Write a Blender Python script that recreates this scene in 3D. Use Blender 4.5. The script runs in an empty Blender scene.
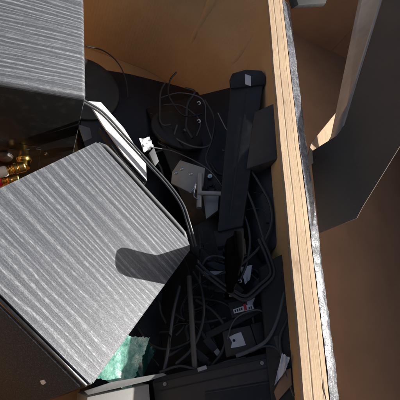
import bpy, bmesh, math, random
from mathutils import Vector, Matrix
random.seed(7)
scene = bpy.context.scene
COL = scene.collection

# ---------------------------------------------------------------- camera
F, H = 330.0, 0.42                       # focal length in 400-px units, camera height over the speaker top
def cam_axes():
    V = Vector((-172, 165, F)).normalized(); Z = -V
    Y = Vector((15.9, -643, F)); Y = (Y - Y.dot(Z) * Z).normalized()
    X = Y.cross(Z)
    return X, Y, Z
_X, _Y, _Z = cam_axes()
R = Matrix((_X, _Y, _Z))                 # world = R @ (right, down, forward)
cam = bpy.data.cameras.new('camera'); cam_ob = bpy.data.objects.new('camera', cam); COL.objects.link(cam_ob)
right, down, fwd = (R @ Vector(v) for v in ((1, 0, 0), (0, 1, 0), (0, 0, 1)))
m = Matrix((right, -down, -fwd)).transposed().to_4x4(); m.translation = (0, 0, H)
cam_ob.matrix_world = m
cam.sensor_width = 36; cam.lens = 36 * F / 400; cam.clip_start = 0.01; cam.clip_end = 200
scene.camera = cam_ob

# ---------------------------------------------------------------- light
SUN_EL, SUN_AZ = 36.0, 7.0               # azimuth measured from +X towards +Y
e, a = math.radians(SUN_EL), math.radians(SUN_AZ)
SUN = Vector((math.cos(e) * math.cos(a), math.cos(e) * math.sin(a), math.sin(e)))
world = bpy.data.worlds.new('World'); scene.world = world; world.use_nodes = True
wn = world.node_tree
sky = wn.nodes.new('ShaderNodeTexSky'); sky.sky_type = 'NISHITA'; sky.sun_disc = False
sky.sun_elevation = e; sky.sun_rotation = math.radians(90) - a
bg = wn.nodes['Background']; bg.inputs[1].default_value = 0.06
sky.dust_density = 4.0; sky.ozone_density = 0.3; sky.air_density = 0.8
wn.links.new(sky.outputs[0], bg.inputs[0])
sl = bpy.data.lights.new('sun', 'SUN'); sl.energy = 5.0; sl.angle = math.radians(0.5); sl.color = (1, .97, .935)
so = bpy.data.objects.new('sun', sl); COL.objects.link(so)
so.rotation_euler = (-SUN).to_track_quat('-Z', 'Y').to_euler()
so.location = (3, 0, 3)
vs = scene.view_settings
vs.view_transform = 'Standard'; vs.look = 'None'; vs.exposure = 0.86; vs.gamma = 1; vs.use_curve_mapping = False

# ---------------------------------------------------------------- layout helpers (pixel of the 400-px photo -> world)
CAM = Vector((0, 0, H))
def ray(px, py): return R @ Vector((px - 200, py - 200, F))
def at(px, py, z):
    d = ray(px, py); return CAM + d * ((z - H) / d.z)
def on_plane(px, py, p0, nrm):
    d = ray(px, py); return CAM + d * ((Vector(p0) - CAM).dot(nrm) / d.dot(nrm))
RIM_X, RIM_Z, FLOOR = 0.330, 0.05, -0.295
HN = Vector((-0.57, 0.02, 0.82)).normalized()     # the heap of things slopes up to the right wall
def heap(px, py, off=0.02): return on_plane(px, py, Vector((RIM_X, 0, RIM_Z - 0.004)) - HN * off, HN)

# ---------------------------------------------------------------- materials
def mat(name, col, rough=.5, metal=0., spec=.5, trans=0., alpha=1.):
    m = bpy.data.materials.new(name); m.use_nodes = True
    b = m.node_tree.nodes['Principled BSDF']
    b.inputs['Base Color'].default_value = (*col, 1); b.inputs['Roughness'].default_value = rough
    b.inputs['Metallic'].default_value = metal; b.inputs['Specular IOR Level'].default_value = spec
    b.inputs['Transmission Weight'].default_value = trans; b.inputs['Alpha'].default_value = alpha
    return m
class NT:
    def __init__(s, m): s.t = m.node_tree; s.b = s.t.nodes['Principled BSDF']
    def n(s, ty, **k):
        n = s.t.nodes.new('ShaderNode' + ty)
        for a_, v in k.items():
            if a_ in n.inputs: n.inputs[a_].default_value = v
            else: setattr(n, a_, v)
        return n
    def l(s, a_, b_): s.t.links.new(a_, b_)
    def coords(s, scale=(1, 1, 1), rot=(0, 0, 0), kind='Object'):
        tc = s.n('TexCoord'); mp = s.n('Mapping'); mp.inputs['Scale'].default_value = scale
        mp.inputs['Rotation'].default_value = rot
        s.l(tc.outputs[kind], mp.inputs[0]); return mp.outputs[0]
    def noise(s, vec, scale, detail=3, rough=.55):
        t = s.n('TexNoise', Scale=scale, Detail=detail, Roughness=rough); s.l(vec, t.inputs['Vector']); return t.outputs[0]
    def ramp(s, fac, stops):
        r = s.n('ValToRGB'); el = r.color_ramp.elements
        while len(el) < len(stops): el.new(.5)
        for q, (p, c) in zip(el, stops):
            q.position = p; q.color = (c, c, c, 1) if isinstance(c, (int, float)) else (*c, 1)
        s.l(fac, r.inputs[0]); return r.outputs[0]
    def math(s, op, a_, b_):
        t = s.n('Math', operation=op)
        for i, v in enumerate((a_, b_)):
            if isinstance(v, (int, float)): t.inputs[i].default_value = v
            else: s.l(v, t.inputs[i])
        return t.outputs[0]
    def mix(s, fac, c1, c2):
        t = s.n('Mix', data_type='RGBA')
        for sock, v in ((t.inputs[0], fac), (t.inputs[6], c1), (t.inputs[7], c2)):
            if isinstance(v, (int, float)): sock.default_value = v
            elif isinstance(v, tuple): sock.default_value = (*v, 1)
            else: s.l(v, sock)
        return t.outputs[2]
    def bump(s, h, strength, dist=.001):
        t = s.n('Bump', Strength=strength, Distance=dist); s.l(h, t.inputs['Height']); s.l(t.outputs[0], s.b.inputs['Normal'])

def vinyl(name, seed):
    m = mat(name, (.06, .06, .06), .5); k = NT(m)
    tc = k.n('TexCoord'); mp = k.n('Mapping'); mp.inputs['Location'].default_value = (seed, seed * .37, 0)
    mp.inputs['Scale'].default_value = (.15, 1, 1); k.l(tc.outputs['Object'], mp.inputs[0]); v = mp.outputs[0]
    mp2 = k.n('Mapping'); mp2.inputs['Scale'].default_value = (.24, 1, 1); k.l(tc.outputs['Object'], mp2.inputs[0])
    warp = k.noise(v, 13, 2)                                   # where the grain is dense and where it fades
    def lines(scale, dist, lo, hi):
        w = k.n('TexWave', wave_type='BANDS', bands_direction='Y', wave_profile='SIN', Scale=scale, Distortion=dist, Detail=2.5)
        w.inputs['Detail Scale'].default_value = .7; w.inputs['Detail Roughness'].default_value = .5
        k.l(v, w.inputs['Vector']); return k.ramp(w.outputs[0], [(lo, 0.0), (hi, 1.0)])
    broad = lines(17, 6, .55, 1.0); thin = lines(38, 10, .62, .97); hair = lines(95, 14, .5, 1.0)
    streak = k.noise(mp2.outputs[0], 640, 4, .72)              # short dashes along the grain
    fine = k.noise(tc.outputs['Object'], 1050, 2, .6)
    patch = k.ramp(warp, [(.40, .12), (.58, 1.0)])
    inv = k.math('SUBTRACT', 1.1, patch)
    g = k.math('ADD', k.math('MULTIPLY', thin, k.math('MULTIPLY', patch, .85)), k.math('ADD', k.math('MULTIPLY', broad, k.math('MULTIPLY', inv, .55)), k.math('MULTIPLY', hair, .22)))
    dash = k.ramp(streak, [(.42, 0.0), (.58, 1.0)])
    tot = k.math('ADD', k.math('MULTIPLY', g, k.math('ADD', k.math('MULTIPLY', dash, .40), .44)), k.math('ADD', k.math('MULTIPLY', dash, .10), k.math('MULTIPLY', k.math('SUBTRACT', fine, .40), .6)))
    col = k.ramp(tot, [(.0, (.040, .043, .049)), (.25, (.074, .079, .088)), (.55, (.135, .141, .150)), (1, (.25, .255, .262))])
    k.l(col, k.b.inputs['Base Color'])
    k.l(k.ramp(streak, [(.3, .56), (.7, .46)]), k.b.inputs['Roughness']); k.b.inputs['Specular IOR Level'].default_value = .6
    k.bump(tot, .6, .0005)
    return m
VIN_A, VIN_B = vinyl('black_ash_vinyl', .0), vinyl('black_ash_vinyl_worn', 1.7)

def cardboard(name, col, rot=0., flute=1.0):
    m = mat(name, col, .85, spec=.2); k = NT(m)
    v = k.coords()
    big = k.noise(v, 7, 4); fib = k.noise(k.coords((1, 1, .12)), 420, 3, .7); spk = k.noise(v, 900, 2)
    dark = tuple(c * .86 for c in col); lite = tuple(min(1, c * 1.08) for c in col)
    c = k.mix(k.ramp(big, [(.3, 0), (.7, 1)]), dark, lite)
    c = k.mix(k.math('MULTIPLY', k.ramp(fib, [(.52, 0), (.75, 1)]), .35), c, tuple(x * .55 for x in col))
    c = k.mix(k.math('MULTIPLY', k.ramp(spk, [(.66, 0), (.75, 1)]), .35), c, tuple(x * .4 for x in col))
    k.l(c, k.b.inputs['Base Color'])
    w = k.n('TexWave', wave_type='BANDS', bands_direction='X', Scale=42, Distortion=.6); k.l(k.coords((1, 1, 0), (0, 0, rot)), w.inputs['Vector'])
    k.bump(k.math('ADD', k.math('MULTIPLY', w.outputs[0], .16 * flute), k.math('ADD', k.math('MULTIPLY', fib, .3), k.math('MULTIPLY', big, 1.5))), .35, .0012)
    return m
CARD = cardboard('kraft_cardboard', (.57, .345, .155))
CARD_Y = cardboard('kraft_cardboard_turned', (.57, .345, .155), math.radians(90))
CARD_T = cardboard('kraft_cardboard_edge', (.45, .325, .21), flute=0)
k = NT(CARD_T); fl_ = k.noise(k.coords((1, .035, 1)), 330, 5, .7); sm = k.noise(k.coords((1, .22, 1)), 46, 4, .7); old = k.b.inputs['Base Color'].links[0].from_socket
c1 = k.mix(k.math('MULTIPLY', k.ramp(fl_, [(.46, 0), (.66, 1)]), .20), old, (.25, .165, .095))
c1 = k.mix(k.math('MULTIPLY', k.ramp(fl_, [(.30, 1), (.42, 0)]), .10), c1, (.62, .49, .35))
k.l(k.mix(k.math('MULTIPLY', k.ramp(sm, [(.60, 0), (.70, 1)]), .6), c1, (.20, .125, .07)), k.b.inputs['Base Color']); k.bump(k.math('ADD', fl_, sm), .5, .0012)
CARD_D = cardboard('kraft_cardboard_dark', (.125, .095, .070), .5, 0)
CARD_2 = cardboard('kraft_cardboard_brown', (.29, .178, .104), .4, .5)

def black(name, v, rough, bump=.25, scale=900, tint=(1, 1, 1)):
    m = mat(name, tuple(v * t for t in tint), rough); k = NT(m)
    vec = k.coords(); n1 = k.noise(vec, scale, 2); dust = k.noise(vec, 55, 5, .7)
    c = k.mix(k.math('MULTIPLY', k.ramp(dust, [(.5, 0), (.8, 1)]), .22), tuple(v * t for t in tint), tuple(min(.2, v * 3 + .03) * q for q in (1, .95, .88)))
    k.l(c, k.b.inputs['Base Color']); k.l(k.ramp(dust, [(.3, rough * .8), (.75, min(1, rough * 1.5))]), k.b.inputs['Roughness'])
    k.bump(n1, bump, .0003)
    if v < .03: k.b.inputs['Specular IOR Level'].default_value = .36
    return m
BLK = black('black_plastic', .016, .42); BLK_G = black('black_gloss_plastic', .010, .18, .03)
BLK_M = black('black_matte_plastic', .022, .7, .4); BLK_N = black('blue_black_plastic', .010, .35, .05, tint=(.8, .95, 1.5))
BLK_B = black('brown_black_metal', .042, .5, .15, tint=(1, .79, .60)); CAB = black('black_cable_rubber', .031, .34, .05)
CAB_G = black('grey_cable_rubber', .085, .32, .05); ROD = black('brown_grey_sleeve', .10, .45, .1, tint=(1, .86, .74))
STEEL = black('dull_steel', .30, .38, .2, 300, tint=(1, .93, .84)); STEEL.node_tree.nodes['Principled BSDF'].inputs['Metallic'].default_value = .7
STEEL_W = black('warm_zinc_plate', .42, .42, .2, 300, tint=(1, .90, .76)); STEEL_W.node_tree.nodes['Principled BSDF'].inputs['Metallic'].default_value = .35
SILV = mat('bright_screw_steel', (.6, .6, .58), .25, 1.0)
CASTER = mat('deep_black_plastic', (.0025, .0025, .0025), .9, spec=.03)
GOLD = mat('gold_plated_brass', (.78, .50, .13), .24, 1.0)
WHT = black('white_plastic', .62, .42, .05); WHT_P = black('white_paper', .60, .8, .1)
RED = mat('red_plastic', (.45, .012, .03), .35); GRY = black('beige_grey_metal', .23, .55, .3, 500, tint=(1, .98, .90))
GRY_D = black('mid_grey_plastic', .13, .4, .15)
GRY_W = mat('painted_white_metal', (.60, .60, .59), .5)
GRY_W2 = black('worn_grey_sheet', .17, .5, .3, 400, tint=(1, 1, .96))
GRY_L = black('pale_grey_plastic', .34, .4, .15)
INK = mat('black_ink', (.02, .02, .02), .8); INK_R = mat('red_ink', (.5, .03, .05), .8)
WOOD = mat('brown_wood', (.22, .12, .05), .7)
# speaker cloth
CLOTH = mat('speaker_cloth', (.07, .06, .052), .9, spec=.25); k = NT(CLOTH)
ck = k.n('TexChecker', Scale=1100); k.l(k.coords(), ck.inputs['Vector'])
nz = k.noise(k.coords(), 420, 4, .8)
c_ = k.mix(k.math('MULTIPLY', ck.outputs['Fac'], .6), (.040, .042, .043), (.016, .017, .0175))
k.l(k.mix(k.ramp(nz, [(.50, 0), (.74, .7)]), c_, (.15, .152, .15)), k.b.inputs['Base Color'])
k.bump(k.math('ADD', ck.outputs['Fac'], nz), .5, .0004)
# crinkled packing tape with torn paper fibres caught under it
TAPE = mat('crinkled_packing_tape', (.45, .45, .46), .22, spec=.8); k = NT(TAPE)
v_ = k.coords((1, .5, 1)); n1 = k.noise(v_, 95, 5, .7); n2 = k.noise(k.coords(), 430, 4, .75); n3 = k.noise(k.coords((1, .5, 1)), 26, 4, .7)
spk = k.math('MULTIPLY', k.ramp(n2, [(.52, 0), (.64, 1)]), k.ramp(n3, [(.40, .05), (.60, 1)]))
base_ = k.mix(k.ramp(n1, [(.38, 0), (.64, 1)]), (.060, .066, .080), (.135, .138, .145))
k.l(k.mix(spk, base_, (.46, .46, .46)), k.b.inputs['Base Color'])
k.l(k.ramp(n1, [(.35, .10), (.65, .38)]), k.b.inputs['Roughness']); k.bump(k.math('ADD', n1, k.math('MULTIPLY', spk, .4)), .6, .002)
TAPE_B = mat('brown_packing_tape', (.19, .155, .12), .3, spec=.6); k = NT(TAPE_B)
n1 = k.noise(k.coords((.4, 1, 1)), 60, 4); k.l(k.mix(n1, (.20, .175, .15), (.36, .325, .285)), k.b.inputs['Base Color']); k.bump(n1, .3, .001)
# green crinkled film
GRN = mat('green_foil', (.03, .38, .24), .16, spec=.9); k = NT(GRN)
n1 = k.noise(k.coords(), 110, 4, .7); k.l(k.mix(k.ramp(n1, [(.3, 0), (.72, 1)]), (.035, .19, .14), (.33, .58, .47)), k.b.inputs['Base Color']); k.bump(n1, .7, .002)
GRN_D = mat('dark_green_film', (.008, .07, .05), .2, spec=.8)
FILM = mat('clear_plastic_film', (.8, .8, .78), .12, trans=.75); k = NT(FILM); k.bump(k.noise(k.coords(), 160, 4), .6, .002)
GROUND = mat('concrete_ground', (.3, .29, .27), .9); k = NT(GROUND)
k.l(k.mix(k.noise(k.coords(), 9, 6, .7), (.22, .21, .2), (.36, .35, .33)), k.b.inputs['Base Color'])

# ---------------------------------------------------------------- object helpers
def link(name, me, material, parent=None):
    if material and not me.materials: me.materials.append(material)
    o = bpy.data.objects.new(name, me); COL.objects.link(o)
    if parent: o.parent = parent
    return o
def tag(o, label, cat, group=None):
    o['label'] = label; o['category'] = cat
    if group: o['group'] = group
    return o
def thing(name, label, cat, matrix=None, loc=None, group=None):
    o = bpy.data.objects.new(name, None); COL.objects.link(o); o.empty_display_size = .02
    if matrix is not None: o.matrix_world = matrix
    elif loc is not None: o.location = loc
    return tag(o, label, cat, group)
def finish(name, bm, material, parent=None, smooth=35, world=True):
    """bm in world space unless world=False; if parented, moved into the parent's space"""
    if parent and world:
        pm = parent.matrix_basis if not parent.parent else parent.parent.matrix_basis @ parent.matrix_basis
        bmesh.ops.transform(bm, matrix=pm.inverted(), verts=bm.verts)
    elif world:
        c = sum((v.co for v in bm.verts), Vector()) / len(bm.verts)
        bmesh.ops.translate(bm, vec=-c, verts=bm.verts)
    bmesh.ops.recalc_face_normals(bm, faces=bm.faces)
    me = bpy.data.meshes.new(name); bm.to_mesh(me); bm.free()
    me.polygons.foreach_set('use_smooth', [True] * len(me.polygons))
    try: me.set_sharp_from_angle(angle=math.radians(smooth))
    except Exception: pass
    o = link(name, me, material, parent)
    if not parent and world: o.location = c
    return o
def prism_bm(pts, nrm, thick, bevel=.0015, seg=2, top_scale=None):
    bm = bmesh.new(); nrm = Vector(nrm).normalized()
    a_ = [bm.verts.new(p) for p in pts]; b_ = [bm.verts.new(Vector(p) - nrm * thick) for p in pts]
    bm.faces.new(a_); bm.faces.new(b_[::-1]); n = len(pts)
    for i in range(n): bm.faces.new((a_[i], b_[i], b_[(i + 1) % n], a_[(i + 1) % n]))
    if bevel: bmesh.ops.bevel(bm, geom=list(bm.edges), offset=bevel, segments=seg, affect='EDGES', profile=.5, clamp_overlap=True)
    return bm
def inside(p): return Vector((min(p.x, RIM_X - .004), p.y, p.z))
def hprism(name, px, off, thick, material, parent=None, bevel=.0015):
    bm = prism_bm([inside(heap(x, y, off)) for x, y in px], HN, thick, bevel)
    for v in bm.verts: v.co.x = min(v.co.x, RIM_X - .003)
    return finish(name, bm, material, parent)
def zprism(name, px, z, thick, material, parent=None, bevel=.0015):
    return finish(name, prism_bm([at(x, y, z) for x, y in px], (0, 0, 1), thick, bevel), material, parent)
def box_bm(x0, x1, y0, y1, z0, z1, bevel=.002, seg=2):
    return prism_bm([(x0, y0, z1), (x1, y0, z1), (x1, y1, z1), (x0, y1, z1)], (0, 0, 1), z1 - z0, bevel, seg)
def box(name, d, material, parent=None, bevel=.002, world=True, seg=2):
    return finish(name, box_bm(*d, bevel, seg), material, parent, world=world)
def spline(pts, step=.004):
    P = [Vector(p) for p in pts]; P = [2 * P[0] - P[1]] + P + [2 * P[-1] - P[-2]]; out = []
    for i in range(1, len(P) - 2):
        p0, p1, p2, p3 = P[i - 1:i + 3]; n = max(2, int((p2 - p1).length / step))
        for j in range(n):
            t = j / n
            out.append(.5 * ((2 * p1) + (p2 - p0) * t + (2 * p0 - 5 * p1 + 4 * p2 - p3) * t * t + (3 * p1 - p0 - 3 * p2 + p3) * t ** 3))
    out.append(P[-2]); return out
def tube_bm(path, r, seg=10, bm=None, rs=None):
    bm = bm or bmesh.new(); rings = []; prev = None
    for i, p in enumerate(path):
        t = (path[min(i + 1, len(path) - 1)] - path[max(i - 1, 0)]).normalized()
        u = prev if prev else (Vector((0, 0, 1)) if abs(t.z) < .9 else Vector((1, 0, 0)))
        u = (u - t * u.dot(t)).normalized(); prev = u; w = t.cross(u); rr = rs[i] if rs else r
        rings.append([bm.verts.new(p + (u * math.cos(2 * math.pi * k / seg) + w * math.sin(2 * math.pi * k / seg)) * rr) for k in range(seg)])
    for A, B in zip(rings, rings[1:]):
        for k in range(seg): bm.faces.new((A[k], A[(k + 1) % seg], B[(k + 1) % seg], B[k]))
    bm.faces.new(rings[0][::-1]); bm.faces.new(rings[-1]); return bm
def cyl_path(name, pts_r, material, parent=None, seg=20, smooth=30):
    """lathe-like solid along a straight/curved path: list of (point, radius)"""
    return finish(name, tube_bm([Vector(p) for p, r in pts_r], 0, seg, rs=[r for p, r in pts_r]), material, parent, smooth)
def cable(name, label, pts, r, material=None, twin=None, plug_end=None):
    path = spline(pts)
    bm = tube_bm(path, r)
    if twin:
        off = []
        for i, p in enumerate(path):
            t = (path[min(i + 1, len(path) - 1)] - path[max(i - 1, 0)]).normalized()
            off.append(p + t.cross(HN).normalized() * twin)
        tube_bm(off, r, bm=bm)
    o = tag(finish(name, bm, material or CAB, smooth=60), label, 'cable', 'cables tangled in the box')
    if plug_end is not None:
        p, q = (path[0], path[1]) if plug_end == 0 else (path[-1], path[-2]); d = (p - q).normalized(); w = d.cross(HN).normalized(); h = w.cross(d)
        finish('strain_relief', tube_bm([p - d * .004 + d * .0025 * i for i in range(6)], r, 12, rs=[r * (1.5 + .35 * (i % 2)) for i in range(6)]), BLK_M, o)
        c = p + d * .008
        finish('plug', prism_bm([c - w * .0062 + h * .004, c + w * .0062 + h * .004, c + w * .0055 + h * .004 + d * .022, c - w * .0055 + h * .004 + d * .022], h, .008, .0016, 2), BLK, o)
        c = c + d * .022
        finish('contact', prism_bm([c - w * .004 + h * .002, c + w * .004 + h * .002, c + w * .004 + h * .002 + d * .009, c - w * .004 + h * .002 + d * .009], h, .004, .0003, 1), STEEL, o)
    return o
LANDMARKS = [(182, 110, 'the round base below the far wall'), (200, 185, 'the steel hinge bracket'), (245, 110, 'the sticker end of the long column'), (228, 190, 'the middle of the long column'), (268, 130, 'the power brick'), (226, 236, 'the small black block'), (262, 215, 'the slim tray by the right wall'), (247, 274, 'the pointed paper scrap'), (243, 306, 'the red marked label'), (237, 340, 'the torn white sticker'), (191, 310, 'the upper half of the brown rod'), (194, 355, 'the foot of the brown rod'), (145, 350, 'the green film'), (200, 255, 'the right corner of the tilted speaker'), (282, 300, 'the padded sleeve'), (215, 325, 'the thin crossing bar'), (172, 335, 'the front left pocket'), (215, 290, 'the twin cable bend')]
USED_MARKS = {}
def beside(start, pts):
    cx, cy = pts[len(pts) // 2][:2]
    best = sorted(LANDMARKS, key=lambda m_: (m_[0] - cx) ** 2 + (m_[1] - cy) ** 2)
    for m_ in best:
        if (start, m_[2]) not in USED_MARKS or m_ is best[9]: break
    USED_MARKS[(start, m_[2])] = 1
    return start + ' beside ' + m_[2]
def hc(pts, off=.02): return [heap(p[0], p[1], p[2] if len(p) > 2 else off) for p in pts]

# ================================================================ SETTING
g = box('ground', (-30, 30, -30, 30, -.36, -.312), GROUND, bevel=0); g['kind'] = 'structure'

def crumple(P, amp, material, name, n=12, parent=None, thick=.0005, seed=5, nrm=None):
    """crumpled sheet over the quad P (world points): broad folds plus sharp creases, ragged outline"""
    nrm = nrm or Vector((0, 0, 1)); bm = bmesh.new(); g_ = []; r_ = random.Random(seed)
    cr = [(r_.uniform(-1, 1), r_.uniform(-1, 1), r_.uniform(0, 1), r_.uniform(3, 6)) for _ in range(7)]
    for i_ in range(n + 1):
        row = []
        for j_ in range(n + 1):
            u, v = i_ / n, j_ / n
            if i_ in (0, n): u += r_.uniform(-.025, .025)
            if j_ in (0, n): v += r_.uniform(-.025, .025)
            p = P[0].lerp(P[1], u).lerp(P[3].lerp(P[2], u), v)
            h = sum(abs(((u * a_ + v * b_ + c_) * f_) % 2 - 1) for a_, b_, c_, f_ in cr) / 7 - .5
            row.append(bm.verts.new(p + nrm * amp * 2.2 * h))
        g_.append(row)
    for i_ in range(n):
        for j_ in range(n): bm.faces.new((g_[i_][j_], g_[i_ + 1][j_], g_[i_ + 1][j_ + 1], g_[i_][j_ + 1]))
    top = list(bm.faces); ret = bmesh.ops.extrude_face_region(bm, geom=top)
    for v in [e_ for e_ in ret['geom'] if isinstance(e_, bmesh.types.BMVert)]: v.co -= nrm * thick
    return finish(name, bm, material, parent, 28)
# ---------------------------------------------------------------- the open cardboard box
bx = thing('cardboard_box', 'large open brown cardboard box packed with old electronics, its taped rim on the right', 'box', loc=(0, .25, -.31))
X0, X1, Y0, Y1 = -.37, RIM_X, -.30, .80
box('bottom_panel', (X0 - .006, X1 + .006, Y0 - .006, Y1 + .006, -.31, FLOOR - .002), CARD, bx, .001)
def wall_grid(name, o, ux, uz, nx, nz, thick, material, parent, amp, ph):
    """slightly bowed, dented sheet with thickness; o corner, ux/uz spans, thickness towards n"""
    o, ux, uz = Vector(o), Vector(ux), Vector(uz); n = ux.cross(uz).normalized(); bm = bmesh.new(); L = []
    for s in (0, 1):
        g_ = []
        for i in range(nx + 1):
            col = []
            for j in range(nz + 1):
                u, v = i / nx, j / nz
                d = amp * (math.sin(u * 7 + ph) * math.sin(v * 3.3 + ph) + .5 * math.sin(u * 17 + 2 * ph + v * 5)) * math.sin(math.pi * min(1, max(0, u))) 
                col.append(bm.verts.new(o + ux * u + uz * v + n * (d + s * thick)))
            g_.append(col)
        L.append(g_)
    for s in (0, 1):
        for i in range(nx):
            for j in range(nz):
                q = (L[s][i][j], L[s][i + 1][j], L[s][i + 1][j + 1], L[s][i][j + 1]); bm.faces.new(q if s else q[::-1])
    for i in range(nx):
        for j in (0, nz): bm.faces.new((L[0][i][j], L[0][i + 1][j], L[1][i + 1][j], L[1][i][j]))
    for j in range(nz):
        for i in (0, nx): bm.faces.new((L[0][i][j], L[0][i][j + 1], L[1][i][j + 1], L[1][i][j]))
    return finish(name, bm, material, parent)
HB = RIM_Z - (FLOOR)
def corner_path(rad, n1=26, nc=14, n2=46):
    P = [(X0 - .006 + (X1 - rad - X0 + .006) * i_ / n1, Y1) for i_ in range(n1)]
    P += [(X1 - rad + rad * math.sin(math.pi / 2 * i_ / nc), Y1 - rad + rad * math.cos(math.pi / 2 * i_ / nc)) for i_ in range(nc)]
    P += [(X1, Y1 - rad + (Y0 - Y1 + rad) * i_ / n2) for i_ in range(n2 + 1)]
    return P
def soft_wall(name, sel, material):
    nz_ = 22; bm = bmesh.new(); L = []
    for off in (0, .0055):
        cols = None; rows = []
        for j_ in range(nz_ + 1):
            z = FLOOR + (RIM_Z - .0015 - FLOOR) * j_ / nz_; rad = min(.22, .012 + 1.5 * (RIM_Z - z)); P = corner_path(rad); row = []
            for q in range(sel[0], sel[1] + 1):
                p0, p1 = P[max(0, q - 1)], P[min(len(P) - 1, q + 1)]; t = Vector((p1[0] - p0[0], p1[1] - p0[1])).normalized()
                d = .0022 * math.sin(q * .31 + z * 9) * math.sin(z * 14 + .4) * (1 if 2 < q < 84 else 0) * (1 - j_ / nz_) + off
                row.append(bm.verts.new((P[q][0] - t.y * d, P[q][1] + t.x * d, z)))
            rows.append(row)
        L.append(rows)
    for s_ in (0, 1):
        for j_ in range(nz_):
            for q in range(sel[1] - sel[0]):
                f_ = (L[s_][j_][q], L[s_][j_][q + 1], L[s_][j_ + 1][q + 1], L[s_][j_ + 1][q]); bm.faces.new(f_)
    for q in range(sel[1] - sel[0]):
        for j_ in (0, nz_): bm.faces.new((L[0][j_][q], L[0][j_][q + 1], L[1][j_][q + 1], L[1][j_][q]))
    for j_ in range(nz_):
        for q in (0, sel[1] - sel[0]): bm.faces.new((L[0][j_][q], L[0][j_ + 1][q], L[1][j_ + 1][q], L[1][j_][q]))
    return finish(name, bm, material, bx, 60)
sw = soft_wall('wall', (0, 86), CARD)
from mathutils.bvhtree import BVHTree
_off = bx.location
bvh = BVHTree.FromPolygons([v.co + _off for v in sw.data.vertices], [p.vertices[:] for p in sw.data.polygons])
def wall_hit(px, py):
    r = bvh.ray_cast(CAM, ray(px, py).normalized()); return r[0]
for pts in ([(209, -4), (203, 14), (195, 30), (189, 44)], [(252, 36), (243, 50), (232, 64), (222, 77)]):
    hit = [wall_hit(*p) for p in pts]
    cp_ = spline([h + Vector((.0085, .0085, 0)) for h in hit], .01) if all(h is not None for h in hit) else None
    if cp_: finish('crease', tube_bm(cp_, 0, 16, rs=[.0128 * (.90 + .10 * math.sin(math.pi * i_ / (len(cp_) - 1)) ** .7) for i_ in range(len(cp_))]), CARD, bx)
wall_grid('wall', (X0, Y1, FLOOR), (0, Y0 - Y1, 0), (0, 0, HB), 30, 10, -.006, CARD_Y, bx, .0, 1.1)
wall_grid('wall', (X0 - .006, Y0, FLOOR), (X1 - X0 + .012, 0, 0), (0, 0, HB), 24, 10, .006, CARD, bx, .0, 2.)
# rim: double cut edge plus outer flap folded over and hanging outside
def sheet(name, profile_fn, ys, thick, material, parent, smooth=50):
    bm = bmesh.new(); rows = []
    for y in ys:
        pr = profile_fn(y); top = [bm.verts.new((x, y, z)) for x, z in pr]; low = []
        for i, (x, z) in enumerate(pr):
            p, q = pr[max(0, i - 1)], pr[min(len(pr) - 1, i + 1)]
            t = Vector((q[0] - p[0], q[1] - p[1])).normalized(); nn = Vector((-t.y, t.x))
            low.append(bm.verts.new((x - nn.x * thick, y, z - nn.y * thick)))
        rows.append((top, low))
    for (t0, l0), (t1, l1) in zip(rows, rows[1:]):
        n = len(t0)
        for i in range(n - 1):
            bm.faces.new((t0[i], t0[i + 1], t1[i + 1], t1[i])); bm.faces.new((l0[i], l1[i], l1[i + 1], l0[i + 1]))
        bm.faces.new((t0[0], t1[0], l1[0], l0[0])); bm.faces.new((t0[-1], l0[-1], l1[-1], t1[-1]))
    for t, l in (rows[0], rows[-1]):
        bm.faces.new(t + l[::-1])
    return finish(name, bm, material, parent, smooth)
def wob(y, s=1.): return s * .45 * (.0016 * math.sin(y * 9 + .6) + .0009 * math.sin(y * 31) + .0004 * math.sin(y * 97 + 1))
ys = [Y0 + (Y1 - Y0 + .14) * i / 220 for i in range(221)]
def fold_profile(y, lift=0.):
    w = wob(y); t = max(0, (y + .03) / .83); b = .0430 + .002 * t           # the folded board spreads towards the far end
    x0 = X1 - .018 * (1 - min(1, t)); z = RIM_Z + w
    pr = [(x0 + .0003, z - .006), (x0, z - .0035), (x0 + .001, z - .0002), (x0 + .30 * b, z + .0004), (x0 + .335 * b, z + .0000), (x0 + .37 * b, z + .0008),
          (x0 + .70 * b, z + .0012), (x0 + .725 * b, z + .0007), (x0 + .75 * b, z + .0012), (x0 + .93 * b, z + .0006), (x0 + b, z - .0016)]
    xe, ze = pr[-1]
    tw = .0215 + .006 * t
    pr += [(xe + .35 * tw, ze - .0015), (xe + .7 * tw, ze - .0036), (xe + tw, ze - .0075), (xe + tw + .003, ze - .03), (xe + tw + .005, ze - .10), (xe + tw + .006, ze - .2)]
    return pr
ysx = [y for y in ys if y <= Y1 + .02]
sheet('flap', fold_profile, ysx, .0012, CARD_T, bx, 4)
def liner_profile(y):
    f_ = fold_profile(y); return [(X1 - .0012, RIM_Z - .10), (f_[0][0] * .35 + (X1 - .0012) * .65, RIM_Z - .045), (f_[0][0] + .0005, f_[0][1] + .0015)]
sheet('inner_liner', liner_profile, ysx, .0006, CARD, bx)
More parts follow.
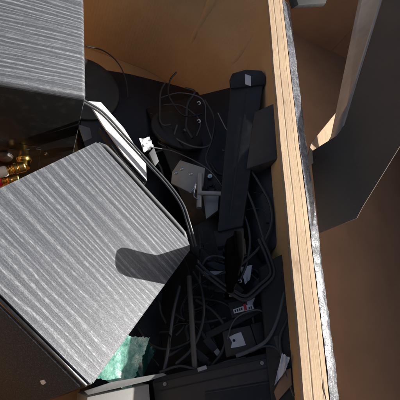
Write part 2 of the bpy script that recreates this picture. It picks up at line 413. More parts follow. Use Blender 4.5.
# paper crease lines pressed into the fold: two thin raised plies
rnd = random.Random(3)
rag = [rnd.uniform(-1, 1) for _ in range(400)]
def ragv(y, f_): 
    u = (y + 1) * f_; i = int(u); return rag[i % 400] * (1 - (u - i)) + rag[(i + 1) % 400] * (u - i)
def tape_profile(y):
    pr = fold_profile(y); pts = pr[9:16]; out = []
    off = .0011 + .0005 * ragv(y, 80)
    s = .55 + .12 * ragv(y, 60) + .28 * ragv(y, 9)
    first = (pts[0][0] + (pts[1][0] - pts[0][0]) * s, pts[0][1] + (pts[1][1] - pts[0][1]) * s)
    P = [first] + pts[1:]
    # resample
    for a_, b_ in zip(P, P[1:]):
        for j in range(2): out.append((a_[0] + (b_[0] - a_[0]) * j / 2 , a_[1] + (b_[1] - a_[1]) * j / 2))
    out.append(P[-1])
    return [(x + off * .6 + .0004 * ragv(y + i * .31, 150), z + off + .0005 * ragv(y + i * .77, 170)) for i, (x, z) in enumerate(out)]
sheet('packing_tape', tape_profile, [Y0 + .01 + (Y1 - Y0) * i / 420 for i in range(421)], .0004, TAPE, bx)
# torn gashes in the fold near the camera end
for (px, py, l_, w_) in ((320, 352, 18, 2.0), (323, 374, 26, 2.6)):
    c = [at(px, py, RIM_Z + .0016), at(px + w_ * .5, py + l_ * .5, RIM_Z + .0016), at(px + w_ * .2 + l_ * .12, py + l_, RIM_Z + .0016), at(px - w_ * .5 + l_ * .05, py + l_ * .55, RIM_Z + .0016)]
    finish('torn_paper', prism_bm(c, (0, 0, 1), .003, .0002, 1), CARD_D if w_ > 2 else CARD_2, bx)
# the other three flaps hang outside
box('flap', (X0, X1, Y0 - .013, Y0 - .008, -.2, RIM_Z), CARD, bx, .001)
box('flap', (X0 - .013, X0 - .008, Y0, Y1, -.2, RIM_Z), CARD_Y, bx, .001)
box('flap', (X0, X1, Y1 + .009, Y1 + .014, -.2, RIM_Z), CARD, bx, .001)

# ---------------------------------------------------------------- the second box, to the right
b2 = thing('cardboard_box', 'empty brown cardboard box beside the packed one, dark flap half raised', 'box', loc=(.68, .3, -.31))
U0, U1, W0, W1, TZ = .438, 1.36, -.32, 1.36, -.008; B2F = -.306
box('bottom_panel', (U0 - .005, U1 + .02, W0 - .01, W1 + .03, -.3115, B2F + .003), CARD_2, b2, .001)
wall_grid('wall', (U0, W1, B2F), (0, W0 - W1, 0), (0, 0, TZ - B2F - .03), 20, 8, .005, CARD_2, b2, .0, 1)
wall_grid('wall', (U1, W0, B2F), (0, W1 - W0 + .003, 0), (0, 0, TZ + .52), 20, 8, .005, CARD_2, b2, .001, 1)  # unseen side, made higher than the near walls to shade the floor
wall_grid('wall', (U0, W0, B2F), (U1 - U0, 0, 0), (0, 0, TZ - B2F), 20, 8, .005, CARD_2, b2, .0, 2)
# far wall: two sheets meeting at the glued joint, raised to block the sun
jx = on_plane(332, 50, (0, W1, 0), Vector((0, 1, 0))).x
wall_grid('wall', (jx - .001, W1, B2F), (U0 - jx - .02, 0, 0), (0, 0, TZ + .70), 12, 8, .005, CARD_2, b2, .001, 3)
wall_grid('wall', (U1 + .05, W1 + .004, B2F), (jx - U1 - .08, 0, 0), (0, 0, TZ + .70), 12, 8, .005, CARD_2, b2, .001, 4)
# half raised flap: hinged on the near wall top, rising to the right
FN = Vector((-math.sin(math.radians(55)), 0, math.cos(math.radians(55)))); FP = Vector((U0 + .012, .2, TZ - .004))
def FX(s_, y_): return Vector((FP.x + s_ * FN.z, y_, FP.z - s_ * FN.x))
fl = [(319, 233), (357, 218), (363, 206), (400, 146), (405, 138), FX(.306, .24), FX(.306, .45), (407, 70), (404, -72), (402, -72), (383, 0), (345, 125), (337, 136), (310, 152)]  # outer end past the view is shaped to shade the tape
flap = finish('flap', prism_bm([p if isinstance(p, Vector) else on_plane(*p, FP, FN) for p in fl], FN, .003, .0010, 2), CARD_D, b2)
# its far margin is folded down and taped over
e0, e1 = on_plane(344, 126, FP, FN), on_plane(404, -70, FP, FN)
s0, s1 = on_plane(327, 143, FP, FN) - FN * .028, on_plane(371, -70, FP, FN) - FN * .028
nn = (e1 - e0).cross(s0 - e0).normalized(); nn = nn if nn.z > 0 else -nn
finish('folded_margin', prism_bm([e0, e1, s1, s0], nn, .004, .0012, 2), TAPE_B, b2)
# pale panel added as the sunlit patch between tape and flap
t3 = [at(305, 170, -.006), at(311, 143, -.006), at(338, 110, -.006), at(336, 128, -.010), at(317, 160, -.010)]
finish('sun_patch', prism_bm(t3, (0, 0, 1), .003, .0004, 1), CARD_T, b2)
# a dark grey plastic strip lying on the far rim of the second box
zz = TZ + .006
gs = zprism('plastic_strip', [(288, -14), (330, -14), (326, 3), (294, 5)], .03, .012, BLK_M)
tag(gs, 'dark grey plastic strip at the top edge beside the taped rim', 'strip')

# ================================================================ SPEAKERS
# speaker upright in the corner
A0 = Vector((-.006, .367, 0)); ay = (Vector((-.047, .581, 0)) - A0); ay.z = 0; ay.normalize(); ax = ay.cross(Vector((0, 0, 1)))
MA = Matrix((ax, ay, Vector((0, 0, 1)))).transposed().to_4x4(); MA.translation = A0 + Vector((0, 0, FLOOR)) + ax * -.11 + ay * .13
sa = thing('speaker', 'black woodgrain loudspeaker standing upright in the upper left, sockets on its back', 'speaker', MA)
hA = -FLOOR - .0005
def cab_bm(x0, x1, y0, y1, z0, z1, r=.0035): return box_bm(x0, x1, y0, y1, z0, z1, r, 3)
finish('cabinet', cab_bm(-.11, .11, -.1275, .13, .0005, hA, .0055), VIN_A, sa, 35, False)
back = box('rear_panel', (-.1085, .1085, -.130, -.1265, .002, hA - .0075), BLK_G, sa, .0012, False)
AN = -ay; AP = A0
def onA(px, py, out=0.): return on_plane(px, py, AP + AN * out, AN)
pl = [onA(-20, 136, .0006), onA(41, 148, .0006), onA(36, 186, .0006), onA(-24, 182, .0006)]
tp = finish('terminal_plate', prism_bm(pl, AN, .0025, .0003, 1), BLK_G, sa)
def lathe(name, c, axis, prof, material, parent, seg=24):
    axis = Vector(axis).normalized(); return cyl_path(name, [(c + axis * d, r) for d, r in prof], material, parent, seg)
for i, (px, py) in enumerate(((5, 156), (24, 159))):
    c = onA(px, py, .001)
    lathe('socket', c, AN, [(0, .0135), (.0015, .0135), (.0018, .0125), (.0055, .0118), (.006, .009)], BLK_B if i == 0 else GOLD, sa)
    if i == 1: lathe('socket', c, AN, [(.0, .0110), (.018, .0110), (.0186, .0100)], GOLD, sa)
for px, py in ((46, 154), (-6, 140)):
    lathe('screw', onA(px, py, .0004), AN, [(0, .0028), (.0012, .0028), (.002, .0016)], SILV, sa, 14)
for px in (12, 27, 38):
    q = onA(px, 149.5, .0016); finish('rib', prism_bm([q + ax * -.004 + Vector((0, 0, .0007)), q + ax * .004 + Vector((0, 0, .0007)), q + ax * .004 - Vector((0, 0, .0007)), q + ax * -.004 - Vector((0, 0, .0007))], AN, .001, .0002, 1), BLK_M, tp)
# plugs in the sockets
def plug(label, base, d, ring, groupmat, tail):
    p = thing('audio_plug', label, 'plug', loc=base)
    d = Vector(d).normalized()
    q = 1.55
    def L(nm, o, pr, mt, sg=24): lathe(nm, base + d * o * q, d, [(x * q, r * q) for x, r in pr], mt, p, sg)
    L('collar', 0, [(0, .0062), (.001, .0068), (.007, .0068), (.0076, .0058), (.0086, .0058), (.009, .0068), (.0115, .0068), (.012, .0054)], GOLD)
    for i in range(3): L('ridge', .0122 + i * .0026, [(0, .0050), (.0008, .0057), (.0016, .0057), (.0024, .0050)], GOLD, 18)
    L('sleeve', .0198, [(0, .0055), (.002, .0064), (.016, .0060), (.024, .0040), (.030, .0032)], groupmat)
    cb = base + d * .075; cyl_path('lead', [(v, .0026) for v in spline([cb, cb + d * .03 + Vector((0, 0, -.004)), cb + d * .07 + Vector((0, .01, -.03)), cb + d * .09 + Vector((0, .01, -.09))])], CAB, p, 10)
    return p
g0 = onA(24, 163, .013)
plug('gold audio plug with white sleeve pushed into the upright speaker', onA(25, 166, .020), (-ax * .95 + AN * .35 + Vector((0, 0, -.12))), 0, WHT, 0)
plug('gold audio plug with red sleeve under the white one', onA(19, 178, .016), (-ax * .95 + AN * .25 + Vector((0, 0, -.12))), 0, RED, 0)

# speaker lying tilted in front
B1, B2, B3 = Vector((.024, .299, -.008)), Vector((.193, .170, -.029)), Vector((.060, -.016, .044))
ux = (B2 - B1).normalized(); n_ = ux.cross(B1 - (B3 - (B2 - B1))).normalized(); n_ = n_ if n_.z > 0 else -n_; uy = n_.cross(ux)
MB = Matrix((ux, uy, n_)).transposed().to_4x4(); LB, DB, TB = (B2 - B1).length, (B3 - B2).length, .225
MB.translation = B1 + ux * LB / 2 - uy * DB / 2 - n_ * TB
sb = thing('speaker', 'black woodgrain loudspeaker lying tilted in the sun, brown cloth grille at lower left', 'speaker', MB)
hx, hy = LB / 2, DB / 2
rp = []
for cx, cy, a0, rr in ((hx, hy, 0, .011), (-hx, hy, 90, .004), (-hx, -hy, 180, .0025), (hx, -hy, 270, .0025)):
    sx, sy = math.copysign(1, cx), math.copysign(1, cy)
    for q in range(7):
        an = math.radians(a0 + 15 * q); rp.append((cx - sx * rr + rr * math.cos(an), cy - sy * rr + rr * math.sin(an)))
bmc = bmesh.new(); vt = [bmc.verts.new((x, y, TB)) for x, y in rp]; vb = [bmc.verts.new((x, y, 0)) for x, y in rp]
ft = bmc.faces.new(vt); bmc.faces.new(vb[::-1])
for q in range(len(rp)): bmc.faces.new((vt[q], vb[q], vb[(q + 1) % len(rp)], vt[(q + 1) % len(rp)]))
bmesh.ops.bevel(bmc, geom=list(ft.edges), offset=.0030, segments=3, affect='EDGES', profile=.5, clamp_overlap=True)
finish('cabinet', bmc, VIN_B, sb, 35, False)
gr = box('grille', (-hx + .005, hx - .005, -hy - .006, -hy + .001, .004, TB - .006), CLOTH, sb, .0025, False, 3)
bfr = bmesh.new()
box('grille_frame', (-hx + .0025, hx - .0025, -hy - .004, -hy + .001, .002, TB - .003), BLK_G, sb, .0012, False)
# pale chip on the grille
GP = MB @ Vector((0, -hy - .0065, 0)); c = [on_plane(x, y, GP, -uy) for x, y in ((40, 381), (44, 380), (46, 383), (43, 385), (41, 384))]
finish('chip', prism_bm(c, -uy, .001, .0002, 1), WHT_P, gr)
# rear plate whose rounded lip stands off the back edge
box('rear_panel', (-hx + .004, hx - .004, hy - .001, hy + .006, .004, TB - .010), BLK_M, sb, .001, False)
lip = [(-hx + .004, hy + .008, TB - .016), (-hx + .010, hy + .0135, TB - .008), (0, hy + .0145, TB - .008), (hx - .022, hy + .0135, TB - .008), (hx - .014, hy + .008, TB - .015)]
finish('lip', tube_bm(spline([Vector(v) for v in lip]),   .0034, 12), GRY_D, sb, 60, False)

# ================================================================ THINGS IN THE BOX
# what carries the heap
def carrier(label, d, m=BLK_M, slots=True):
    t = thing('electronics_case', label, 'case', loc=((d[0] + d[1]) / 2, (d[2] + d[3]) / 2, d[4]))
    box('body', d, m, t, .003)
    if slots:
        for i in range(6):
            y = d[2] + (d[3] - d[2]) * (i + 1) / 8; box('vent_bar', (d[0] + .02, d[1] - .02, y - .003, y + .003, d[5] - .001, d[5] + .0015), BLK, t, .0006)
    return t
carrier('flat black case under the tilted speaker, barely seen', (-.06, .15, .06, .26, FLOOR + .0005, -.255), BLK_M, False)
carrier('black upright case under the front of the tilted speaker', (-.20, -.02, -.12, .03, FLOOR + .0005, -.198), BLK_M, False)

# big black panels leaning on the right wall
def leaner(name, label, cat, px, off, thick, material, details=()):
    t = thing(name, label, cat, loc=heap(*px[0], off + thick))
    hprism('shell', px, off, thick, material, t, .003)
    return t
m1 = leaner('monitor', 'black monitor back panel leaning in the middle of the heap', 'monitor', [(146, 108), (268, 92), (290, 210), (196, 236)], .105, .03, BLK_N)
for i in range(7): hprism('vent_slot', [(175 + i * 5, 130 + i), (177 + i * 5, 130 + i), (180 + i * 5, 150 + i), (178 + i * 5, 150 + i)], .1048, .002, BLK_G, m1, .0003)
m2 = leaner('laptop', 'black laptop lid lying low in the heap under the cables', 'laptop', [(150, 250), (285, 196), (300, 330), (165, 372)], .085, .02, BLK)
m3 = leaner('keyboard_base', 'black keyboard base deep in the heap near the front', 'keyboard', [(120, 330), (300, 300), (312, 470), (120, 470)], .10, .02, BLK_M)
def zleaner(name, label, cat, px, z, thick, m, bevel=.003):
    return tag(zprism(name, px, z, thick, m, bevel=bevel), label, cat)
zleaner('black_case', 'low black case between the upright speaker and far wall, extended as shade at the wall foot', 'case', [(84, 66), (130, 74), (178, 86), (215, 97), (222, 165), (190, 260), (100, 200), (80, 130)], -.235, .0595, BLK_N)  # far edge stretched to stand in for deep shade at the wall foot
zleaner('black_case', 'lowest black case filling the bottom under the green film', 'case', [(95, 300), (200, 270), (214, 440), (90, 440)], -.155, .139, BLK_N)

# round black monitor bases
def disc(label, px, py, z, nrm, r, m):
    c = at(px, py, z); nrm = Vector(nrm).normalized()
    t = thing('round_base', label, 'stand base', loc=c)
    lathe('plate', c - nrm * .006, nrm, [(0, r * .985), (.002, r), (.006, r), (.008, r * .985), (.0095, r * .95), (.0105, r * .85), (.011, r * .5), (.0112, .001)], m, t, 64)
    lathe('rim', c - nrm * .0062, nrm, [(0, r * 1.003), (.003, r * 1.008), (.004, r * 1.003)], BLK_G, t, 64)
    return t
disc('large round black base leaning behind the upright speaker', 84, 88, -.222, (.06, -.10, .97), .085, BLK)
disc('round black base with thin bright rim below the far wall', 180, 130, -.135, (-.05, .25, .9), .066, BLK)
# long black column, upright against the wall, with a sticker
co = thing('monitor_column', 'long black stand column leaning against the right wall, white sticker at its top', 'stand', loc=heap(215, 222, .05))
hprism('shaft', [(231, 76), (266, 73), (243, 226), (217, 232)], .010, .03, BLK, co, .004)
hprism('cap', [(229, 80), (232, 73), (246, 69), (262, 70), (266, 76), (265, 84), (231, 88)], .006, .02, BLK, co, .003)
hprism('sticker', [(245, 74), (251, 76), (251, 86), (245, 84)], .0055, .0008, WHT_P, co, .0001)
cyl_path('latch_wire', [(heap(218, 113, .03), .0012), (heap(225, 127, .024), .0012), (heap(231, 137, .02), .0012)], STEEL, co, 8)
pb = thing('power_brick', 'dark power brick wedged against the right wall beside the column', 'adapter', loc=heap(262, 165, .06))
hprism('body', [(254, 112), (284, 106), (289, 160), (246, 169)], .006, .045, BLK_B, pb, .003)
hprism('label', [(258, 128), (274, 125), (277, 152), (256, 156)], .0057, .0006, BLK, pb, .0001)
hprism('seam', [(252, 126), (280, 120), (280, 121.2), (252, 127.2)], .0057, .0008, BLK_G, pb, .0002)

# hinge bracket
hb = thing('hinge_bracket', 'dull steel hinge bracket with screws and pivot rods in the heap', 'bracket', loc=heap(197, 190, .06))
hprism('plate', [(180, 160), (205, 168), (203, 186), (191, 193), (171, 183), (172, 172)], .030, .006, STEEL_W, hb, .001)
hprism('plate', [(197, 172), (214, 176), (224, 190), (221, 204), (206, 214), (198, 206), (196, 190)], .044, .005, BLK_B, hb, .001)
hprism('plate', [(203, 196), (219, 194), (218, 210), (206, 219)], .036, .004, STEEL_W, hb, .001)
for px, py in ((182, 169), (191, 174), (176, 173)): lathe('screw', heap(px, py, .030), HN, [(0, .0032), (.0016, .0032), (.0026, .0018)], SILV, hb, 14)
lathe('screw', heap(210, 177, .042), HN, [(0, .005), (.004, .005), (.005, .003)], SILV, hb, 16)
lathe('boss', heap(211, 186, .042), HN, [(0, .007), (.003, .007), (.003, .004), (.007, .004)], BLK, hb, 18)
cyl_path('pivot_rod', [(heap(200, 174, .026), .0050), (heap(199, 208, .026), .0050)], STEEL_W, hb)
cyl_path('pivot_rod', [(heap(198, 193, .022), .0044), (heap(225, 194, .022), .0044)], STEEL_W, hb)
cyl_path('spring', [(v, .0012) for v in spline([heap(190, 193, .026), heap(194, 188, .022), heap(196, 183, .022), heap(194, 196, .022), heap(200, 200, .022)])], SILV, hb, 8)

# pale plates lit by the sun beside the tilted speaker
ws = thing('metal_strip', 'white metal strip gleaming beside the back edge of the tilted speaker', 'strip', loc=at(120, 140, -.07))
zprism('face', [(88, 101), (101, 102), (124, 128), (146, 163), (147, 181), (124, 155), (103, 125)], -.048, .004, GRY_W, ws, .0006)
zprism('flange', [(103, 125), (124, 155), (147, 181), (144, 184), (120, 158), (99, 128)], -.053, .012, BLK_M, ws, .0006)
cn = thing('connector', 'small grey connector with a pale film scrap near the white strip', 'connector', loc=at(147, 145, -.07))
crumple([at(139, 139, -.06), at(149, 137, -.062), at(154, 146, -.066), at(144, 152, -.064)], .006, GRY_W, 'film', 7, cn, seed=8)
zprism('housing', [(142, 142), (150, 142), (151, 149), (144, 150)], -.068, .008, GRY_D, cn, .001)
zprism('tail', [(149, 153), (154, 147), (159, 161), (155, 166)], -.068, .006, GRY_D, cn, .001)
zprism('side_plate', [(78, 124), (90, 128), (92, 138), (84, 141)], -.078, .004, GRY_D, ws, .0006)

# added black blade, shaped to cast the shadow on the tilted speaker
nk = thing('shadow_blade', 'upright black blade added to cast the shadow at the right corner of the tilted speaker', 'stand')
nk.location = (.222, .14, -.14)
def yz_poly(xf, pts): return [Vector((xf(z), y, z)) for y, z in pts]
def s_back(px, py, t): return on_plane(px, py, B1, n_) + SUN * t
prof = [s_back(183, 289, .062), s_back(165, 284, .085), s_back(126, 276, .137), s_back(119, 273, .147), s_back(115, 267, .152), s_back(114.5, 258, .153), s_back(116, 250.5, .152), s_back(121, 247, .145), s_back(128, 248, .135), s_back(158, 257, .098), s_back(193, 243, .055)]
# flatten onto one upright plane, then continue to the carrier below
px_ = sum((p for p in prof), Vector()) / len(prof)
pn = (prof[8] - prof[0]).cross(prof[2] - prof[-1]).normalized()
prof = [p - SUN * ((p - px_).dot(pn) / SUN.dot(pn)) for p in prof]
low = [Vector((prof[-1].x + .01, prof[-1].y + .012, -.13)), Vector((prof[0].x + .012, prof[0].y - .002, -.13))]
low = [p - pn * (p - px_).dot(pn) for p in low]
finish('blade', prism_bm(prof + low, pn if pn.x < 0 else -pn, .010, .0025, 3), CASTER, nk)
finish('head', prism_bm([p + (px_ - p) * .0 for p in (prof[4] - Vector((0, 0, .003)), prof[6] - Vector((0, 0, .003)), prof[6] + Vector((.020, 0, -.007)), prof[4] + Vector((.020, 0, -.007)))], (0, 0, 1), .018, .0025, 3), CASTER, nk)

# small black block with a flat end
sbk = thing('plug_block', 'small black block beside the top of the upright shadow blade', 'adapter', loc=heap(228, 240, .03))
hprism('body', [(213, 231), (243, 227), (245, 243), (217, 247)], .015, .02, BLK_M, sbk, .002)
hprism('end_face', [(237, 229), (243.5, 228), (244.5, 242), (238.5, 243)], .0145, .006, BLK_B, sbk, .001)

# black frame pieces lying diagonally
def bar(name, label, cat, a_, b_, w, off, thick, m):
    p, q = heap(*a_, off), heap(*b_, off); s = (q - p).normalized().cross(HN) * w / 2
    return tag(finish(name, prism_bm([p + s, q + s, q - s, p - s], HN, thick, .0018, 2), m), label, cat, 'black bars in the heap')
bar('frame_bar', 'black bar running from speaker corner down to the right', 'bar', (193, 246), (246, 300), .018, .03, .012, BLK)
bar('frame_bar', 'black bar rising from the middle of the heap to the right wall', 'bar', (240, 300), (276, 268), .014, .024, .010, BLK_G)
bar('frame_bar', 'thin black bar crossing below the red marked label', 'bar', (206, 336), (262, 308), .010, .03, .008, BLK_M)
bar('frame_bar', 'flat grey-black blade against the wall near the front', 'bar', (277, 335), (301, 408), .012, .012, .005, BLK_B)
bar('frame_bar', 'short black bar below the small block', 'bar', (205, 262), (238, 273), .012, .026, .010, BLK_G)
bar('frame_bar', 'black bar low beside the brown rod', 'bar', (203, 318), (215, 352), .012, .04, .010, BLK)

sv = thing('black_sleeve', 'tall black padded sleeve pressed against the right wall near the front', 'sleeve', loc=heap(280, 330, .06))
hprism('shell', [(258, 268), (294, 252), (310, 330), (320, 440), (275, 440), (266, 352)], .016, .03, BLK_M, sv, .004)
hprism('seam', [(275, 264), (276.5, 263.5), (287, 335), (285.5, 336)], .0148, .003, BLK, sv, .0006)
hprism('seam', [(285.5, 336), (287, 335), (292, 420), (290.5, 420)], .0148, .003, BLK, sv, .0006)
dk = thing('docking_tray', 'slim black tray standing along the right wall below the power brick', 'tray', loc=heap(268, 220, .06))
hprism('shell', [(240, 172), (290, 164), (300, 246), (262, 262), (244, 230)], .042, .02, BLK, dk, .002)
for i in range(5): hprism('rib', [(250 + i, 180 + i * 13), (274 + i, 176 + i * 13), (274 + i, 179 + i * 13), (250 + i, 183 + i * 13)], .0405, .003, BLK_G, dk, .0006)
# paper scraps and labels
tag(crumple([heap(240, 267, .022), heap(252, 265, .020), heap(250, 279, .024), heap(245, 284, .026)], .003, WHT_P, 'paper_scrap', 6, nrm=HN, seed=2), 'small pointed white paper scrap among black bars', 'paper')
lc = thing('small_carton', 'small dark carton with white label and red mark', 'carton', loc=heap(243, 310, .05))
hprism('body', [(228, 303), (252, 297), (256, 312), (232, 318)], .026, .02, BLK_M, lc, .001)
hprism('label', [(233, 309.5), (252, 303), (254, 309), (234, 313.5)], .0256, .0006, WHT_P, lc, .0001)
hprism('red_mark', [(243, 304.5), (246, 303.6), (247, 310), (244.5, 310.6)], .0252, .0003, INK_R, lc, 0)
for i, x in enumerate((234.5, 236.8, 239, 241, 248.5, 250.5)): hprism('printed_mark', [(x, 310 - i * .7), (x + 1.2, 309.6 - i * .7), (x + 1.5, 312 - i * .7), (x + .3, 312.4 - i * .7)], .0252, .0003, INK, lc, 0)
hprism('scrap', [(246, 296), (255, 298), (252, 305), (247, 304)], .0250, .0006, GRY_L, lc, .0001)
st = thing('drive_unit', 'dark drive unit with torn white sticker near the front', 'drive', loc=heap(240, 340, .06))
hprism('body', [(222, 331), (250, 325), (258, 349), (226, 358)], .032, .028, BLK_B, st, .002)
hprism('sticker', [(229, 337), (235, 334), (241, 332), (243, 337), (246, 345), (238, 347), (231, 348), (232, 342)], .0314, .0006, WHT_P, st, .0001)
lathe('hole', heap(234, 340.5, .0314), HN, [(0, .0020), (.0006, .0020)], INK, st, 14)
hprism('side_panel', [(250, 324), (262, 321), (268, 345), (258, 349)], .034, .02, BLK, st, .002)

# brown-grey rod
tag(finish('sleeved_rod', tube_bm([heap(189, 276, .018).lerp(heap(195, 372, .028), i / 20) for i in range(21)], .0042, 14), ROD, smooth=60), 'straight brown-grey rod standing between black cables', 'rod')

# bottom: black device with slot
dv = thing('disc_player', 'dark brown-black player case along the bottom edge, slot in its front', 'player', loc=heap(225, 380, .08))
hprism('body', [(152, 381), (276, 354), (283, 420), (160, 440)], .020, .05, BLK_B, dv, .002)
hprism('slot', [(205, 391), (276, 379), (276, 380.6), (205, 392.6)], .0196, .001, BLK_G, dv, .0002)
hprism('lid_edge', [(153, 378), (276, 351), (277, 356), (154, 383)], .0185, .006, BLK_M, dv, .001)
hprism('front_strip', [(205, 394), (277, 382), (278, 398), (206, 410)], .0193, .001, BLK, dv, .0003)
for px, py in ((165, 384), (262, 363)): lathe('screw', heap(px, py, .0196), HN, [(0, .0026), (.001, .0026), (.0014, .0014)], STEEL, dv, 12)
# grey box
gb = thing('metal_box', 'pale grey metal box at the bottom edge, its thin lid lifted', 'box', loc=at(120, 410, -.29))
zprism('body', [(87, 397), (149, 384), (153, 440), (82, 445)], -.080, .10, GRY, gb, .0015)
finish('lid', prism_bm([at(84, 391, -.074), at(112, 382, -.070), at(163, 373, -.062), at(167, 375, -.062), at(148, 381, -.068), at(118, 388, -.071), at(88, 395, -.074)], (0, 0, 1), .0018, .0004, 1), GRY_W2, gb)
# right front: film scrap, wooden stick
tag(crumple([heap(282, 353, .004), heap(290, 358, .000), heap(285, 372, .004), heap(274, 386, .010)], .006, WHT_P, 'plastic_scrap', 9, nrm=HN, seed=6), 'crumpled pale plastic scrap by the wall at the front', 'scrap')
tag(finish('wooden_wedge', prism_bm([heap(284, 370, .008), heap(291, 368, .007), heap(292, 385, .007), heap(277, 402, .011), heap(274, 392, .011)], HN, .008, .001, 2), CARD_2), 'small brown cardboard wedge beside the pale scrap', 'wedge')

gf = thing('green_film', 'crinkled shiny green film below the tilted speaker', 'film', loc=at(118, 365, -.11))
crumple([at(86, 374, -.092), at(118, 334, -.086), at(150, 338, -.090), at(130, 390, -.090)], .0035, GRN, 'sheet', 22, gf, seed=4)
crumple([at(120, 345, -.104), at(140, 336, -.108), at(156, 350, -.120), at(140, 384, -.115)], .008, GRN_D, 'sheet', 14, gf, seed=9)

# ---------------------------------------------------------------- cables
def zc(pts): return [at(*p) for p in pts]
cable('twin_cable', 'twin grey cable curving along the back edge of the tilted speaker', zc([(84, 100, -.03), (104, 113, -.032), (127, 138, -.036), (150, 163, -.036), (169, 184, -.034), (183, 204, -.032), (190, 224, -.034), (196, 246, -.05)]), .0019, CAB_G, .0042)
cable('thin_wire', 'thin grey wire arching over the hinge bracket', [at(151, 147, -.06)] + hc([(172, 151), (193, 160), (210, 171), (223, 188), (229, 205)], .018), .0010, CAB_G)
cable('cable', 'grey cable looping along the right wall down to the torn sticker', hc([(284, 235), (287, 268), (284, 292), (278, 318), (267, 340), (249, 351), (236, 356)], .012), .0026, CAB_G, plug_end=0)
cable('cable', 'black cable running straight down from the column foot', hc([(236, 165), (243, 182), (254, 208), (264, 241), (274, 272), (279, 300)], .014), .0022)
cable('cable', 'black cable bending beside the power brick', hc([(252, 172), (259, 183), (270, 204), (271, 226), (259, 248), (236, 268), (214, 276)], .016), .0024)
cable('twin_cable', 'thick black twin cable making a V near the paper scrap', hc([(262, 238), (270, 257), (274, 275), (262, 288), (246, 300), (230, 293), (208, 277), (196, 266)], .012), .0026, CAB, .006)
cable('cable', 'black cable hanging below the speaker shadow', hc([(180, 286), (174, 310), (170, 337), (166, 362), (160, 384)], .03), .0026, CAB_G)
cable('cable', 'black cable bowing right of the brown rod', hc([(193, 272), (201, 286), (204, 310), (200, 332), (191, 350), (176, 364)], .026), .0024)
cable('cable', 'black cable sagging across the front left pocket', hc([(138, 328), (148, 342), (162, 349), (178, 347), (196, 338), (214, 326)], .05), .003)
cable('cable', 'black cable crossing under the brown rod to the right', hc([(172, 312), (186, 320), (205, 322), (226, 318)], .04), .0022)
cable('cable', 'black cable curling at the base of the power brick', hc([(238, 205), (246, 220), (250, 240), (247, 262), (240, 280)], .02), .0022)
cable('cable', 'grey cable arched under the far wall', zc([(86, 46, -.20), (104, 51, -.205), (118, 63, -.21), (126, 80, -.215), (128, 98, -.22)]), .0016, BLK)
cable('cable', 'black cable curling over the round base near the column', hc([(160, 98), (178, 93), (197, 96), (205, 104), (206, 122), (212, 140)], .04), .0014, CAB_G)
cable('cable', 'black cable at the foot of the right wall near the front', hc([(250, 352), (264, 346), (276, 348), (286, 362), (292, 384)], .014), .0018)
cable('cable', 'black cable crossing the bracket corner', hc([(205, 100), (214, 118), (212, 140), (206, 158), (212, 172)], .04), .0018)
cable('cable', 'black cable slanting from the bars to the player', hc([(196, 300), (214, 312), (226, 330), (222, 352), (206, 372)], .038), .0026)
cable('cable', 'dark cable lying along the player top edge', hc([(160, 372), (180, 366), (202, 370), (226, 362), (246, 358)], .022), .002)
tag(finish('chip_bag_clip', prism_bm([heap(197, 368, .018), heap(206, 365, .018), heap(207, 369, .018), heap(198, 372, .018)], HN, .003, .0006, 1), GRY_L), 'tiny pale clip on the player edge at the rod foot', 'clip')
tag(finish('metal_tab', prism_bm([heap(202, 271, .012), heap(224, 271, .012), heap(216, 275, .012), heap(203, 276, .012)], HN, .002, .0005, 1), STEEL), 'small shiny metal tab below the small black block', 'tab')
# specks of white fluff and small screws in the dark
for i, (px, py, lab) in enumerate(((233, 255, 'white speck on the bars left of the paper scrap'), (240, 281, 'white speck right under the paper scrap'), (199, 121, 'white knot of wire at the round base'), (199, 103, 'small white cable tie above the bracket'))):
    tag(finish('white_bit', tube_bm(spline([heap(px - 1.8, py - .6, .022), heap(px + .3, py - 1.4, .019), heap(px + 1.4, py + .6, .02), heap(px - .2, py + 1.5, .022)], .0008), .0011, 8), WHT_P, smooth=60), lab, 'bit')

# the tangle underneath
rt = random.Random(21)
spots = [(165, 125), (205, 150), (222, 120), (205, 235), (255, 215), (262, 250), (225, 285), (262, 300), (215, 320), (178, 325), (240, 325), (160, 345), (205, 355), (230, 300), (190, 150), (270, 290), (150, 330), (185, 300)]
for i, (x, y) in enumerate(spots):
    ang = rt.uniform(0, 6.28); off = rt.uniform(.042, .062); pts = []
    for j in range(6):
        x += math.cos(ang) * rt.uniform(9, 17); y += math.sin(ang) * rt.uniform(9, 17); ang += rt.uniform(-.95, .95)
        if x > 278: x = 278; ang = math.pi - ang
        if x < 150 + max(0, 250 - y) * .3: ang = math.pi - ang
        pts.append((x, y, off + rt.uniform(-.008, .004)))
    cable('cable', beside('black cable deep in the heap', pts), hc(pts), rt.choice((.0014, .0019, .0024, .003)), rt.choice((CAB, CAB, BLK_G, CAB_G)), plug_end=(i % 2) if i % 3 == 0 else None)

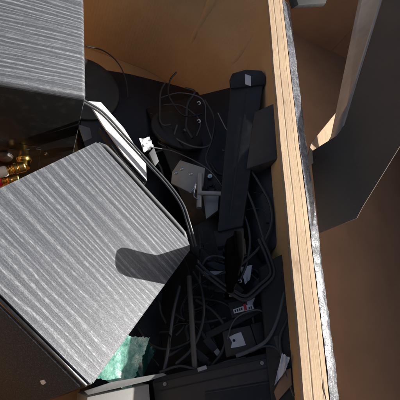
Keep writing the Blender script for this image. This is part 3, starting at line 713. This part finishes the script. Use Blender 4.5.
# moulding lines, ports and rating stickers on the dark devices
DIM = black('grey_rating_sticker', .16, .6, .1)
hprism('sticker', [(206, 112), (219, 110), (221, 121), (208, 123)], .1042, .0006, DIM, m1, .0001)
hprism('ridge', [(150, 112), (262, 97), (262.5, 99), (150, 114)], .103, .003, BLK_G, m1, .0008)
for i in range(4): hprism('port', [(232 + i * 9, 292 + i * 3), (238 + i * 9, 290 + i * 3), (239 + i * 9, 294 + i * 3), (233 + i * 9, 296 + i * 3)], .084, .003, STEEL if i % 2 else BLK_G, m2, .0004)
hprism('ridge', [(170, 262), (282, 218), (282.5, 220), (170.5, 264)], .083, .003, BLK_G, m2, .0008)
for i in range(9): hprism('key_row', [(150 + i * 13, 345 + i * -2), (160 + i * 13, 343 + i * -2), (161 + i * 13, 353 + i * -2), (151 + i * 13, 355 + i * -2)], .097, .004, BLK, m3, .001)
hprism('ridge', [(245, 92), (247, 92), (231, 216), (229, 216)], .0092, .002, BLK_M, co, .0006)
hprism('ridge', [(160, 390), (277, 365), (277.3, 366), (160.3, 391)], .0192, .001, BLK, dv, .0003)

cable('cable', 'black cable lying over the padded sleeve beside the wall', hc([(283, 262), (290, 290), (288, 316), (280, 338), (284, 366), (294, 396)], .010), .0022)
hprism('care_label', [(272, 300), (284, 297), (286, 308), (274, 311)], .0152, .0006, DIM, sv, .0001)

up = [(196, 250), (226, 262), (250, 232), (238, 246), (270, 250), (204, 290), (222, 306), (268, 306), (232, 350), (190, 330), (208, 340), (252, 330), (176, 116), (208, 108), (188, 140), (214, 150), (246, 200), (225, 220)]
for i, (x, y) in enumerate(up):
    ang = rt.uniform(0, 6.28); off = rt.uniform(.022, .036); pts = []; turn = rt.choice((-1, 1)) * rt.uniform(.25, .6)
    for j in range(7):
        x += math.cos(ang) * rt.uniform(7, 14); y += math.sin(ang) * rt.uniform(7, 14); ang += turn + rt.uniform(-.35, .35)
        x = min(x, 280); x = max(x, 160 if y < 170 else 200 if y < 290 else 170); y = min(y, 356 if x < 245 else 345)
        pts.append((x, y, off + rt.uniform(-.006, .004)))
    cable('cable', beside('thin black cable curling on top', pts), hc(pts), rt.choice((.0009, .0012, .0015, .002)), rt.choice((CAB, CAB, BLK_G, CAB_G)), plug_end=(i % 2) if i % 5 == 0 else None)
